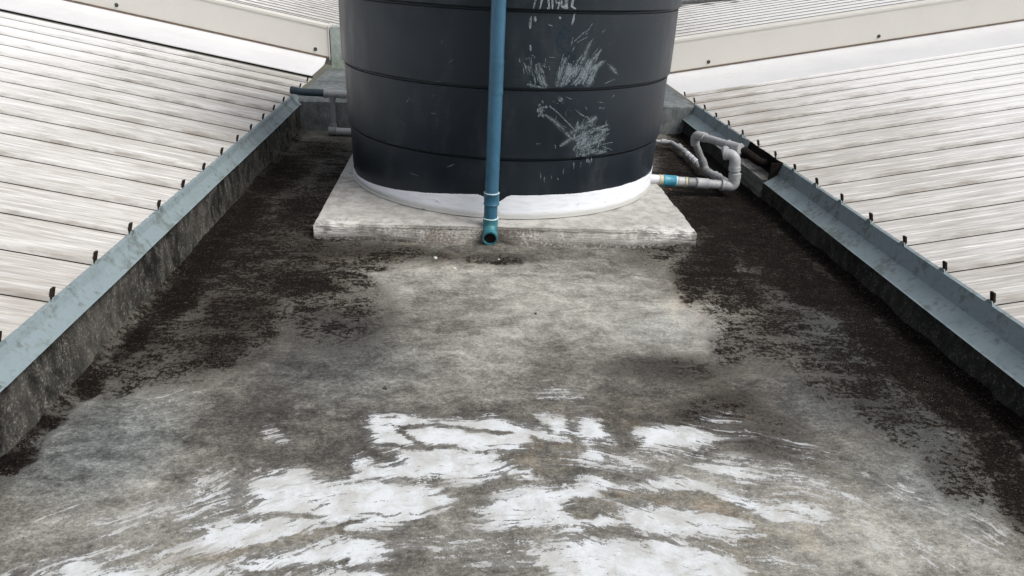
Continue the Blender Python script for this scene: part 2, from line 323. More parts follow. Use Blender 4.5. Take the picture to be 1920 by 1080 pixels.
M_FLASH = plain('grey_blue_flashing_metal', (.215, .272, .292), .58, .26, 7, .28, 0, .3, (.10, .115, .11), .47, .62)
M_GAL = M_FLASH
M_DARK = plain('dark_parts_and_shade', (.012, .010, .009), .9, .5, 60, .05)  # dark fittings, and the strips and sheets standing in for shade
M_BEIGE = plain('beige_capping_metal', (.60, .585, .54), .5, .03, 3, .3, 0, .05)
M_RIB = plain('rusty_rib_end', (.030, .022, .018), .85, .6, 90, .08)
M_SCREW = plain('dark_screw_head', (.05, .045, .04), .6, .2, 90)
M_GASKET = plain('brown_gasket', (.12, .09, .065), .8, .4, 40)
M_BLUE = plain('blue_pvc', (.032, .108, .178), .42, .22, 10, .5, 0, .05, (.08, .17, .24), .60, .8)
M_BLUE2 = plain('dark_blue_pvc', (.022, .10, .165), .45, .25, 50, .5)
M_TEAL = plain('teal_pvc', (.028, .145, .172), .45, .4, 40, .5, 0, .1, (.25, .5, .5), .58, .7)
M_RIM = plain('pale_cement_bead', (.5, .62, .66), .5, .1)
M_PIPE = plain('grey_white_pvc', (.36, .37, .38), .45, .2, 22, .4, 0, .1, (.16, .16, .155), .52, .68)
M_PIPE2 = plain('dirty_grey_pvc', (.24, .25, .255), .5, .3, 26, .4, 0, .15, (.09, .09, .085), .5, .66)
M_PIPE_DK = plain('dark_blue_painted_pvc', (.030, .050, .066), .55, .3, 20)
M_CREAM = plain('cream_tape', (.50, .48, .36), .6, .15)
M_WHITEPVC = plain('white_pvc', (.62, .62, .66), .4, .08)

# ------------------------------------------------------------------ metal roof
SL = math.tan(R(10.3))
def roof_mat():
    m = NT('weathered_white_roof_metal')
    v = m.mapping((.6, 15, 3)); s1 = m.noise(3.2, 9, .70, v, .3); v2 = m.mapping((2.2, 52, 3)); s2 = m.noise(3.0, 7, .65, v2, .2)
    big = m.noise(.55, 4, .5)
    xy = m.n('ShaderNodeSeparateXYZ'); m.l(m.tc.outputs['Object'], xy.inputs[0])
    eave = m.step(m.math('ABSOLUTE', xy.outputs['X']), 2.2, .05)       # object origin sits on the eave
    k = m.math('ADD', m.math('MULTIPLY', s1, .55), m.math('MULTIPLY', s2, .55))
    k = m.math('ADD', k, m.math('MULTIPLY', eave, .19)); k = m.math('ADD', k, m.math('MULTIPLY', m.math('SUBTRACT', big, .5), .3))
    col = m.mix(m.step(k, .55, .84), (.70, .70, .695), (.40, .385, .36))
    col = m.mix(m.math('MULTIPLY', m.step(m.math('ADD', s2, m.math('MULTIPLY', eave, .13)), .62, .80), .5), col, (.30, .27, .24))
    col = m.mix(m.math('MULTIPLY', eave, .35), col, m.mix(1, col, (.95, .925, .895), 'MULTIPLY'))
    m.bump(s2, .1, .002)
    return m.base(col, .42, .35)
M_ROOF = roof_mat()
M_LAP_SHADE = plain('grey_lap_and_shadow_line', (.17, .17, .17), .8, .3, 12)  # rib lap lines, and the strip painting a shadow line on the cappings
def roof_profile(ys, ys_near, ys_far):
    """cross-section in y: list of (y, h, dark?) for pans with upright ribs"""
    pts = [(ys_near, 0.0)]
    for y in ys:
        # near side first: an undercut lap groove at the foot of the rib, then the rib itself
        pts += [(y-.21, .0015), (y-.178, .0025), (y-.174, .0055), (y-.168, .0055), (y-.164, .0025), (y-.102, .0025), (y-.098, .0055), (y-.092, .0055), (y-.088, .0025), (y-.03, .0008), (y-.010, 0), (y-.008, .018), (y-.005, .024), (y+.005, .024), (y+.008, .018), (y+.014, 0)]
    pts.append((ys_far, 0)); return pts
def roof(side, x0, z0, ribs, y0, y1, W, name, label, group, ends=True):
    s = -1 if side == 'L' else 1
    root = empty(name, (x0, (y0+y1)/2, z0), label, 'roof', group)
    pr = roof_profile(ribs, y0, y1)
    bm = bmesh.new(); rows = []
    for dx in (0, .35, 1.2, 3, W):
        rows.append([bm.verts.new((x0+s*dx, y, z0+h+SL*dx)) for (y, h) in pr])
    for a, b in zip(rows, rows[1:]):
        for i in range(len(pr)-1): bm.faces.new((a[i], a[i+1], b[i+1], b[i]))
    o = obj('roof_sheet', bm, M_ROOF, root)
    if ends:
        for y in ribs:
            bm = bmesh.new()
            # open end of the rib, a dark hollow standing a little proud of the sheet edge
            jt = random.uniform(-.004, .003); jw = random.uniform(-.0012, .0012)
            for (a, b, c, d) in ((-.0085-jw, .0085+jw, .010, .042+jt),):
                xa = x0-s*.004; xb = x0+s*.005
                for q in box(bm, min(xa, xb), max(xa, xb), y+a, y+b, z0+c, z0+d): q.co.x -= s*.30*(q.co.z-z0-c)
            bmesh.ops.bevel(bm, geom=bm.edges[:], offset=.0012, segments=1, affect='EDGES')
            obj('rib_end', bm, M_RIB, root)
            bm = bmesh.new()   # dark strip standing in for the shadow under the rib's lap
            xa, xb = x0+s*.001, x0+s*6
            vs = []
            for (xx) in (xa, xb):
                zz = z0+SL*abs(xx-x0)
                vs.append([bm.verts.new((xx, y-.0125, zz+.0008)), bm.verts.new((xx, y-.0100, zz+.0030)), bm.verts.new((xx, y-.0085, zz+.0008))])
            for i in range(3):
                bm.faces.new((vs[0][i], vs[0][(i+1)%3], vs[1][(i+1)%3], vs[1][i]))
            obj('lap_shade_and_seal', bm, M_DARK, root)
    return root
LX, LZ, RX, RZ = -1.13, .235, 1.71, .212
SP = .2635
ribsL = [1.931+SP*k for k in range(-9, 15)]
ribsR = [2.047+.2606*k for k in range(-9, 15)]
rl = roof('L', LX, LZ, ribsL, -1.2, 5.80, 9, 'metal_roof', 'long ribbed white metal roof sloping up to the left of the slab, in front of the beige capping', 'ribbed metal roofs')
rr = roof('R', RX, RZ, ribsR, -1.2, 5.74, 9, 'metal_roof', 'long ribbed white metal roof sloping up to the right of the slab, in front of the beige capping', 'ribbed metal roofs')
farribs = [6.75+.262*k for k in range(0, 110)]
def far_sheet(side, x0, z0, name, label):
    s = -1 if side == 'L' else 1
    root = empty(name, (x0, 8, z0), label, 'roof', 'ribbed metal roofs')
    pr = [(6.55, 0)]
    for y in farribs: pr += [(y-.012, 0), (y-.008, .010), (y-.006, .019), (y+.006, .019), (y+.009, 0)]
    pr.append((36, 0))
    bm = bmesh.new(); rows = []
    for dx in (0, 3, 16): rows.append([bm.verts.new((x0+s*dx, y, z0+h+SL*dx)) for (y, h) in pr])
    for a, b in zip(rows, rows[1:]):
        for i in range(len(pr)-1):
            f = bm.faces.new((a[i], a[i+1], b[i+1], b[i])); f.material_index = 1 if (i % 5 == 1) else 0
    o = obj('roof_sheet', bm, M_ROOF, root); o.data.materials.append(M_LAP_SHADE); return root
far_sheet('L', LX, LZ, 'metal_roof', 'finely lined far metal roof seen above the beige capping left of the tank')
far_sheet('R', RX, RZ, 'metal_roof', 'finely lined far metal roof seen above the beige capping right of the tank')

# smooth apron + beige upstand crossing each roof
def upstand(side, x0, z0, ya, yl, label, labela, screws, lip):
    s = -1 if side == 'L' else 1
    X1 = x0+s*16
    def zz(x): return z0+SL*abs(x-x0)
    # apron: a smooth sheet turned up against the upstand
    xs = [x0, x0+s*.5, x0+s*2, x0+s*6, X1]
    prof = [(ya, lip-.006), (ya, lip), (ya+.25, lip+.002), (yl-.20, lip+.004), (yl-.10, lip+.012), (yl-.03, lip+.03), (yl+.004, lip+.055)]
    bm = bmesh.new(); rows = [[bm.verts.new((x, y, zz(x)+h)) for (y, h) in prof] for x in xs]
    for a, b in zip(rows, rows[1:]):
        for i in range(len(prof)-1): bm.faces.new((a[i], a[i+1], b[i+1], b[i]))
    ap = obj('apron_flashing', bm, M_APRON, None, True, R(30))
    tag(ap, labela, 'flashing', 'smooth apron strips')
    root = empty('roof_capping', (x0, yl, zz(x0)), label, 'capping', 'beige cappings across the roofs')
    bm = bmesh.new(); th = .14
    A = [(yl-.004, lip+.052), (yl, .315), (yl+.006, .322), (yl+th, .322), (yl+th, 0), (yl+th-.01, 0), (yl+.03, 0), (yl+.03, lip+.052)]
    r0 = [bm.verts.new((x0-s*.03, y, zz(x0)+h)) for y, h in A]; r1 = [bm.verts.new((X1, y, zz(X1)+h)) for y, h in A]
    for i in range(len(A)): bm.faces.new((r0[i], r0[(i+1)%len(A)], r1[(i+1)%len(A)], r1[i]))
    bm.faces.new(r0[::-1]); bm.faces.new(r1)
    obj('cover_panel', bm, M_BEIGE, root)
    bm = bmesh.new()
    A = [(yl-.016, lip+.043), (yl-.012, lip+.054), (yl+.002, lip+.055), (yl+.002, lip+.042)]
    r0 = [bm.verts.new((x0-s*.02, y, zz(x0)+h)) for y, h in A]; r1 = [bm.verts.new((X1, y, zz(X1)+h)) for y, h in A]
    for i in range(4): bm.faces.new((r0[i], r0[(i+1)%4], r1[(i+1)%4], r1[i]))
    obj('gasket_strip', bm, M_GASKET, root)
    bm = bmesh.new()
    A = [(yl-.006, .300), (yl-.006, .320), (yl+.001, .320), (yl+.001, .303)]
    r0 = [bm.verts.new((x0-s*.03, y, zz(x0)+h)) for y, h in A]; r1 = [bm.verts.new((X1, y, zz(X1)+h)) for y, h in A]
    for i in range(4): bm.faces.new((r0[i], r0[(i+1)%4], r1[(i+1)%4], r1[i]))
    obj('drip_edge', bm, M_BEIGE, root)
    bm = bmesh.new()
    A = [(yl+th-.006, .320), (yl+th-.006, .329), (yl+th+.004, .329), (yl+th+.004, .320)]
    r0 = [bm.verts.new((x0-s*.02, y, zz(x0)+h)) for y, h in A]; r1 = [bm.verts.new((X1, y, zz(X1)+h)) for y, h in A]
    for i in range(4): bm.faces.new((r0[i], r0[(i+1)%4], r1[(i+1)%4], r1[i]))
    obj('shadow_strip', bm, M_LAP_SHADE, root)  # dark strip added for the shadow line along the capping's rear edge
    bm = bmesh.new()
    A = [(ya+.012, .001), (ya+.004, lip-.004), (ya+.02, lip-.004), (ya+.02, .001)]
    r0 = [bm.verts.new((x0, y, zz(x0)+h)) for y, h in A]; r1 = [bm.verts.new((X1, y, zz(X1)+h)) for y, h in A]
    for i in range(4): bm.faces.new((r0[i], r0[(i+1)%4], r1[(i+1)%4], r1[i]))
    obj('lip_shadow', bm, M_DARK, ap)  # dark strip painting the shadow under the apron's front lip
    bm = bmesh.new(); xa, xb = sorted((x0-s*.034, x0-s*.028)); box(bm, xa, xb, yl-.012, yl+th, zz(x0)+lip+.03, zz(x0)+.325)
    obj('end_flange', bm, M_BEIGE, root)
    for sx in screws:
        bm = bmesh.new(); z = zz(sx)+lip+.095
        tube(bm, [(sx, yl-.001, z), (sx, yl-.004, z)], .016, 12); tube(bm, [(sx, yl-.004, z), (sx, yl-.013, z)], .011, 6)
        obj('screw', bm, M_SCREW, root)
M_APRON = plain('smooth_white_apron_metal', (.60, .605, .615), .5, .08, 2.5, .3, 0, .03, (.50, .50, .47), .55, .75)
step = 1.54
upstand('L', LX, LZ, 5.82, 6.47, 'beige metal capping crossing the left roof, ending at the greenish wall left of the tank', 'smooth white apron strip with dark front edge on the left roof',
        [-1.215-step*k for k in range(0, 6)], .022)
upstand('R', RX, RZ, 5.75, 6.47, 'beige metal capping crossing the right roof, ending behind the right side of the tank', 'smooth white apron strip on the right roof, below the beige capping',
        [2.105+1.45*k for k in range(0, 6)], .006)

# ------------------------------------------------------------------ side walls
def wall(name, x0, x1, y0, y1, zt, mat, label, seed, face):
    """low wall with an uneven inner face and top"""
    ys = np.arange(y0, y1+.001, .03); bm = bmesh.new()
    zs = [-.06, 0, .03, .06, .1, zt-.01, zt] if zt > .12 else [-.06, 0, .02, .04, .07, zt-.008, zt]
    rows = []
    for y in ys:
        r = []
        for i, z in enumerate(zs):
            n = .005*math.sin(y*7+z*20+seed)+.004*math.sin(y*23+z*50+seed)+random.uniform(-.003, .003)
            b = .006*max(0, 1-z/.06)
            r.append(bm.verts.new(((x1 if face > 0 else x0)+face*(n*.7+b-(.006 if i == len(zs)-1 else 0)), y, z)))
        r.append(bm.verts.new((x0 if face > 0 else x1, y, zt))); r.append(bm.verts.new((x0 if face > 0 else x1, y, -.06)))
        rows.append(r)
    for a, b in zip(rows, rows[1:]):
        for i in range(len(a)): bm.faces.new((a[i], a[(i+1)%len(a)], b[(i+1)%len(a)], b[i]))
    bm.faces.new(rows[0]); bm.faces.new(rows[-1][::-1])
    return tag(obj(name, bm, mat, None, True, R(50)), label, 'wall', 'low walls along the slab')
wall('side_wall', -1.30, -1.090, -2.5, 5.2, .181, M_WALL_L, 'low speckled grey wall along the left edge of the slab, below the flashing', 1, 1)
wr = wall('side_wall', 1.630, 1.86, -2.5, 5.42, .103, M_WALL_R, 'low blackened wall along the right edge of the slab, below the flashing', 4, -1)

bm = bmesh.new(); v = box(bm, 1.618, 1.74, 3.77, 4.24, .02, .116); bmesh.ops.subdivide_edges(bm, edges=bm.edges[:], cuts=5, use_grid_fill=True)
for q in bm.verts: q.co += Vector([random.uniform(-.004, .004) for _ in range(3)])
obj('mortar_patch', bm, plain('grey_mortar', (.12, .12, .115), .9, .4, 30), wr)
# ------------------------------------------------------------------ flashings
def flashing(side, segs, prof, label, tabs, x0, z0, joints=()):
    s = -1 if side == 'L' else 1
    root = empty('wall_flashing', (prof[0][0], (segs[0][0]+segs[-1][1])/2, prof[0][1]), label, 'flashing', 'grey metal flashings along the slab')
    for (a, b, dz) in segs:
        bm = bmesh.new(); ys = list(np.arange(a, b, .11))+[b]; rows = []
        for y in ys:
            w_ = .0022*math.sin(y*3.1+a)+.0012*math.sin(y*8.3+2); j = [random.uniform(-.0012, .0012)+w_ for _ in prof]
            top = [bm.verts.new((p[0]-s*(dz+j[i]), y, p[1]+(dz+j[i])*.5)) for i, p in enumerate(prof)]
            bot = [bm.verts.new((p[0]-s*(dz+j[i])+s*.0035, y, p[1]+(dz+j[i])*.5-.0015)) for i, p in enumerate(prof)]
            rows.append(top+bot[::-1])
        n = len(rows[0])
        for r0, r1 in zip(rows, rows[1:]):
            for i in range(n): bm.faces.new((r0[i], r0[(i+1)%n], r1[(i+1)%n], r1[i]))
        bm.faces.new(rows[0]); bm.faces.new(rows[-1][::-1])
        obj('flashing_sheet', bm, M_FLASH, root, True, R(12))
    for y in tabs:
        bm = bmesh.new(); w0, w1 = .030, .010
        xa, xb = x0-s*.007, x0-s*.011
        vs = [bm.verts.new((x, y+w, z)) for x in (xa, xb) for (w, z) in ((-w0, z0-.010), (w0, z0-.010), (w1, z0+.015), (-w1, z0+.015))]
        bm.faces.new(vs[:4]); bm.faces.new(vs[4:][::-1])
        for i in range(4): bm.faces.new((vs[i], vs[(i+1)%4], vs[4+(i+1)%4], vs[4+i]))
        obj('rib_scribe_tab', bm, M_FLASH, root)
    return root
profL = [(-1.136, .2385), (-1.124, .2365), (-1.115, .216), (-1.084, .183), (-1.077, .180)]
flL = flashing('L', [(-2.5, 1.60, .0), (1.57, 5.18, .004)], profL, 'pale blue grey metal flashing on the left wall with an overlap joint near the camera', ribsL[4:13], LX, LZ)
profR = [(1.716, .215), (1.703, .212), (1.686, .150), (1.626, .110), (1.618, .108)]
flR1 = flashing('R', [(-2.5, 1.2, .0), (1.17, 3.74, .004)], profR, 'near blue grey metal flashing on the right wall, in front of the dark pipe gap', [y for y in ribsR[4:] if y < 3.7], RX, RZ)
flR2 = flashing('R', [(4.26, 5.40, .0)], profR, 'short far blue grey flashing on the right wall, behind the loop of grey pipes', [y for y in ribsR if 4.3 < y < 5.3], RX, RZ)
# folded dark lap seen on the left flashing
bm = bmesh.new()
for (xa, ya, za, xb, yb, zb) in ((-1.0995, 1.545, .226, -1.0835, 1.57, .186),):
    v = [bm.verts.new(p) for p in ((-1.1085, 1.545, .2165), (-1.1085, 1.585, .2165), (-1.079, 1.570, .184), (-1.079, 1.562, .184))]
    w = [bm.verts.new((q.co.x-.006, q.co.y, q.co.z-.002)) for q in v]
    bm.faces.new(v); bm.faces.new(w[::-1])
    for i in range(4): bm.faces.new((v[i], v[(i+1)%4], w[(i+1)%4], w[i]))
obj('lap_shade_and_seal', bm, plain('dull_grey_sealant', (.10, .12, .125), .7), flL)
# dark vertical end bracket at the start of the near right flashing
bm = bmesh.new(); box(bm, 1.64, 1.70, 3.742, 3.756, .115, .215); obj('end_plate', bm, M_DARK, flR1)
bm = bmesh.new(); box(bm, 1.712, 1.722, 3.70, 4.32, .104, .2105); obj('gap_shade_sheet', bm, M_DARK, wr)  # dark sheet added as the shade of the hollow behind the flashing gap

# ------------------------------------------------------------------ concrete ledge and end wall behind the tank
bm = bmesh.new()
def ly(x): return 5.10+(x+1.13)/2.84*.27
n = 40; top = []; 
for i in range(n+1):
    x = -1.118+(2.815)*i/n; y = ly(x)
    top.append([bm.verts.new((x, y+random.uniform(-.003, .003), -.06)), bm.verts.new((x, y+random.uniform(-.004, .004), .10)), bm.verts.new((x, y+.004+random.uniform(-.003, .003), .195)), bm.verts.new((x, y+.02, .207)),
                bm.verts.new((x, 5.8, .212)), bm.verts.new((x, 6.46, .216)), bm.verts.new((x, 6.46, -.06))])
for a, b in zip(top, top[1:]):
    for i in range(7): bm.faces.new((a[i], a[(i+1)%7], b[(i+1)%7], b[i]))
bm.faces.new(top[0]); bm.faces.new(top[-1][::-1])
tag(obj('concrete_ledge', bm, M_LEDGE, None, True, R(40)), 'raised grey concrete ledge across the end of the slab behind the tank', 'ledge')
bm = bmesh.new(); box(bm, -1.088, 1.668, 6.462, 6.61, -.06, .548)
bmesh.ops.subdivide_edges(bm, edges=bm.edges[:], cuts=12, use_grid_fill=True)
for v in bm.verts:
    if v.co.z > .54: v.co.z += random.uniform(-.012, .006)
    v.co.y += random.uniform(-.002, .002)
tag(obj('end_wall', bm, M_END), 'greenish concrete end wall rising behind the tank between the two beige cappings', 'wall')

# ------------------------------------------------------------------ concrete pad
m = NT('pad_concrete'); n1 = m.noise(3.5, 7, .6); n2 = m.noise(16, 8, .68); n3 = m.noise(90, 5, .7)
geo = m.n('ShaderNodeSeparateXYZ'); m.l(m.tc.outputs['Object'], geo.inputs[0])
v = m.math('ADD', m.math('MULTIPLY', m.math('SUBTRACT', n1, .5), 1.6), m.math('MULTIPLY', m.math('SUBTRACT', n2, .5), 1.9)); v = m.math('ADD', v, m.math('MULTIPLY', m.math('SUBTRACT', n3, .5), .9))
col = m.mix(m.math('ADD', v, .5, clamp=True), (.24, .235, .22), (.44, .43, .405))
edge = m.step(geo.outputs['Y'], -.80, -.93); wp = m.math('MULTIPLY', m.step(m.math('ADD', n2, m.math('MULTIPLY', n3, .5)), .68, .82), m.math('ADD', m.math('MULTIPLY', edge, .8), .18))
side = m.step(m.math('ABSOLUTE', geo.outputs['X']), .35, .8); wp = m.math('MULTIPLY', wp, m.math('ADD', m.math('MULTIPLY', side, .8), .35), clamp=True)
col = m.mix(wp, col, (.62, .615, .59))
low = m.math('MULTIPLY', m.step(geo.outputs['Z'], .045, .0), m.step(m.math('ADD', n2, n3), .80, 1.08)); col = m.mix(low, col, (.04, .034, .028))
fr = m.math('MULTIPLY', m.step(geo.outputs['Y'], -.905, -.93), m.step(m.math('ABSOLUTE', m.math('ADD', geo.outputs['X'], .10)), .75, .25)); fr = m.math('MULTIPLY', fr, m.step(m.math('ADD', n1, n3), .85, 1.15)); col = m.mix(fr, col, (.13, .115, .098))
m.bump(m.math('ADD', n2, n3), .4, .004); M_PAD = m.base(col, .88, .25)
bm = bmesh.new(); PX0, PX1, PY0, PY1, PZ = -.632, 1.062, 3.06, 4.92, .070
box(bm, PX0, PX1, PY0, PY1, -.02, PZ)
bmesh.ops.bevel(bm, geom=[e for e in bm.edges if all(v.co.z > .05 for v in e.verts)], offset=.007, segments=2, affect='EDGES')
bmesh.ops.subdivide_edges(bm, edges=[e for e in bm.edges if e.calc_length() > .05], cuts=55, use_grid_fill=True)
for v in bm.verts:
    x, y, z = v.co
    e = 1 if (abs(y-PY0) < .02 or abs(x-PX0) < .02 or abs(x-PX1) < .02) else 0
    q = .5*math.sin(x*31+y*17)+.5*math.sin(x*83+1.7+y*61)
    v.co.z += (.0015*q if not e else .002*q+random.uniform(-.0013, .0008)) if z > .03 else 0
    if e: v.co.y += .002*q+random.uniform(-.0015, .0015) if abs(y-PY0) < .02 else 0
    if e and abs(x-PX1) < .02: v.co.x += .004*q
    if abs(y-PY0) < .012 and z < .055: v.co.y -= (.055-z)*.75*max(0, min(1, (x+.35)/.25))*max(0, min(1, (.95-x)/.2))*min(1, max(0, abs(x-.13)-.05)/.06)
    if x > .9 and y < 3.12 and z > 0: v.co.x -= .012*max(0, math.sin(y*40)); v.co.z -= .006*random.random()
pad_root_loc = (.215, 3.99, 0)
me = bpy.data.meshes.new('concrete_pad'); bmesh.ops.recalc_face_normals(bm, faces=bm.faces[:]); bmesh.ops.translate(bm, verts=bm.verts[:], vec=-Vector(pad_root_loc)); bm.to_mesh(me); bm.free()
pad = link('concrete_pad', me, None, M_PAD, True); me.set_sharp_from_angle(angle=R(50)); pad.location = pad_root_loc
tag(pad, 'low square concrete pad with worn whitish edges under the water tank', 'plinth')

# ------------------------------------------------------------------ water tank
TCX, TCY = .23, 3.985
PROF = [(0.0, .0712), (.70, .0712), (.790, .0715), (.802, .0745), (.806, .082), (.808, .20), (.811, .335), (.8105, .3395), (.804, .3425), (.804, .3465), (.8165, .3505), (.822, .356),
        (.824, .50), (.827, .640), (.8265, .6450), (.820, .6480), (.820, .6525), (.8335, .6565), (.838, .662), (.839, .80), (.8395, .951), (.839, .956), (.832, .959), (.832, .9635), (.8455, .9675), (.851, .973),
        (.852, 1.10), (.852, 1.255), (.851, 1.260), (.844, 1.264), (.844, 1.268), (.857, 1.273), (.860, 1.278), (.858, 1.42), (.852, 1.50), (.835, 1.56), (.79, 1.605), (.70, 1.645), (.50, 1.70), (.27, 1.735), (.265, 1.76), (0, 1.76)]
def rad(z):
    for (r0, z0), (r1, z1) in zip(PROF[3:], PROF[4:]):
        if z0 <= z <= z1 and z1 > z0: return r0+(r1-r0)*(z-z0)/(z1-z0)
    return .81
tank = empty('water_tank', (TCX, TCY, .07), 'large black plastic water tank with white painted foot standing on the concrete pad', 'water tank')
bm = bmesh.new(); n = 160; rings = []
for (r, z) in PROF:
    if r == 0: rings.append([bm.verts.new((TCX, TCY, z))]); continue
    rings.append([bm.verts.new((TCX+(r+.0012*math.sin(3*2*PI*k/n+z*5)+.0008*math.sin(9*2*PI*k/n+z*11))*math.cos(2*PI*k/n), TCY+r*math.sin(2*PI*k/n), z)) for k in range(n)])
for a, b in zip(rings, rings[1:]):
    for k in range(n):
        if len(a) == 1: bm.faces.new((a[0], b[k], b[(k+1)%n]))
        elif len(b) == 1: bm.faces.new((a[k], a[(k+1)%n], b[0]))
        else: bm.faces.new((a[k], a[(k+1)%n], b[(k+1)%n], b[k]))
m = NT('black_tank_plastic')
d1 = m.noise(2.2, 7, .6); d2 = m.noise(9, 7, .62, m.mapping((1, 1, .35))); d3 = m.noise(70, 4, .6, m.mapping((.3, .3, 2)))
col = m.mix(m.step(d1, .35, .7), (.0040, .0070, .0115), (.0085, .0125, .0185))
col = m.mix(m.math('MULTIPLY', m.step(m.math('ADD', d2, m.math('MULTIPLY', d3, .25)), .62, .85), .16), col, (.10, .105, .11))
m.bump(m.noise(5, 4), .12, .01)
m.b.inputs['Specular Tint'].default_value = (.78, .90, 1, 1)
M_TANK = m.base(col, m.step(d2, .3, .7, .36, .50), .48)
obj('tank_body', bm, M_TANK, tank, True, R(28))
# lid
bm = bmesh.new(); tube(bm, [(TCX, TCY, 1.752), (TCX, TCY, 1.79), (TCX, TCY, 1.80)], [.285, .285, .25], 40); obj('tank_lid', bm, M_TANK, tank, True, R(30))
# white painted foot: ragged top edge, worn lower edge
def ray_tank(px, py, off=.0015):
    d = ray(px, py); r = .82
    for _ in range(4):
        a = d[0]**2+d[1]**2; b = 2*(d[0]*(CO[0]-TCX)+d[1]*(CO[1]-TCY)); c = (CO[0]-TCX)**2+(CO[1]-TCY)**2-r*r
        disc = b*b-4*a*c
        if disc < 0: return None
        t = (-b-math.sqrt(disc))/(2*a); p = CO+d*t; r = rad(p[2])+off
    return math.atan2(p[1]-TCY, p[0]-TCX), p[2]
TOP = [(664,318),(668,326),(680,336),(700,345),(735,354),(765,358),(800,362),(850,364),(895,364),(905,368),(913,374),(925,384),(938,378),(950,369),(960,366),(1000,367),(1050,365),(1100,361),(1140,354),(1180,344),(1200,336),(1216,327)]
tp = [ray_tank(*p) for p in TOP]; ta = np.array([p[0] for p in tp]); tz = np.array([p[1] for p in tp]); od = np.argsort(ta); ta, tz = ta[od], tz[od]
bm = bmesh.new(); n = 900; rows = []
for k in range(n):
    a = -PI+2*PI*k/n
    z = float(np.interp(a, ta, tz)) + .0016*float(fbm(np.array([a*9+40]), np.array([3.3]), 77)[0])*2+random.uniform(-.0007, .0007)
    r_ = []
    for f in (0, .12, .4, .7, 1):
        zz_ = .0735+(z-.0735)*f; rr_ = rad(zz_)+.0013; r_.append(bm.verts.new((TCX+rr_*math.cos(a), TCY+rr_*math.sin(a), zz_)))
    r_.append(bm.verts.new((TCX+(rr_-.0015)*math.cos(a), TCY+(rr_-.0015)*math.sin(a), z+.0004)))
    rows.append(r_)
for k in range(n):
    a, b = rows[k], rows[(k+1)%n]
    for i in range(5): bm.faces.new((a[i], b[i], b[i+1], a[i+1]))
m = NT('white_foot_paint'); g = m.n('ShaderNodeSeparateXYZ'); m.l(m.tc.outputs['Object'], g.inputs[0])
s1 = m.noise(14, 6, .6, m.mapping((1, 1, 6))); s2 = m.noise(60, 5, .6, m.mapping((.35, .35, 3)))
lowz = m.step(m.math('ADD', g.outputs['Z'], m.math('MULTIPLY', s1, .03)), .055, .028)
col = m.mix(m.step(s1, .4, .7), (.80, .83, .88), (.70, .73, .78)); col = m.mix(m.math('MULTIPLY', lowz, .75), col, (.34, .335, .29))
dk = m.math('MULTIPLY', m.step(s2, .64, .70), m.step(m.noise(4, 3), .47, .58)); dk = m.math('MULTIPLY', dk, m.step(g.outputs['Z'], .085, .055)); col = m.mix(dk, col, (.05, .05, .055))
m.bump(s2, .12, .002); M_FOOT = m.base(col, .6, .3)
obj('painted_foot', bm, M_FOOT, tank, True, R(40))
# dry white smears and the hand-painted number, thin strokes lying on the tank skin
def chalk(name, thr, c, top=.62):
    m = NT(name); tr = m.n('ShaderNodeBsdfTransparent'); mx = m.n('ShaderNodeMixShader')
    a = m.noise(190, 4, .7, m.mapping((1, 1, .5))); b = m.noise(30, 4, .6)
    k = m.step(m.math('ADD', m.math('MULTIPLY', a, .7), m.math('MULTIPLY', b, .5)), thr, thr+.26, 0, top)
    m.l(k, mx.inputs[0]); m.l(tr.outputs[0], mx.inputs[1]); m.l(m.b.outputs[0], mx.inputs[2]); m.l(mx.outputs[0], m.out.inputs[0])
    return m.base(c, .8, .2)
M_CH1 = chalk('chalky_smear', .45, (.24, .29, .32), .56); M_CH2 = chalk('number_paint', .42, (.36, .40, .43)); M_CH4 = chalk('chalk_haze', .46, (.15, .18, .20), .36); M_CH3 = chalk('blue_stain', .50, (.020, .040, .058))
def stroke(bm, pts, w, off=.0015, seg=5):
    """pts in photo coordinates, laid onto the tank skin as a ribbon with real tapering ends"""
    P = []
    for (a, b) in zip(pts, pts[1:]):
        for i in range(seg): P.append((a[0]+(b[0]-a[0])*i/seg, a[1]+(b[1]-a[1])*i/seg))
    P.append(pts[-1]); L = len(P); prev = None
    for i, p in enumerate(P):
        q = P[min(i+1, L-1)]; o_ = P[max(i-1, 0)]; dx, dy = q[0]-o_[0], q[1]-o_[1]; l = math.hypot(dx, dy) or 1
        ww = w*.5*(.45+.55*math.sin(PI*(i+.5)/L))
        pair = []
        for sg in (-1, 1):
            h = ray_tank(p[0]-dy/l*ww*sg, p[1]+dx/l*ww*sg, off)
            if h is None: return
            r = rad(h[1])+off; pair.append(bm.verts.new((TCX+r*math.cos(h[0]), TCY+r*math.sin(h[0]), h[1])))
        if prev: bm.faces.new((prev[0], prev[1], pair[1], pair[0]))
        prev = pair
def smear(n, x0, x1, y0, y1, ang, spread, lmin, lmax, wmin, wmax, bm):
    for _ in range(n):
        x = random.uniform(x0, x1); y = random.uniform(y0, y1); a = R(ang+random.gauss(0, spread)); l = random.uniform(lmin, lmax)
        stroke(bm, [(x, y), (x+l*.5*math.cos(a)+random.uniform(-1, 1), y-l*.5*math.sin(a)), (x+l*math.cos(a), y-l*math.sin(a))], random.uniform(wmin, wmax), seg=3)
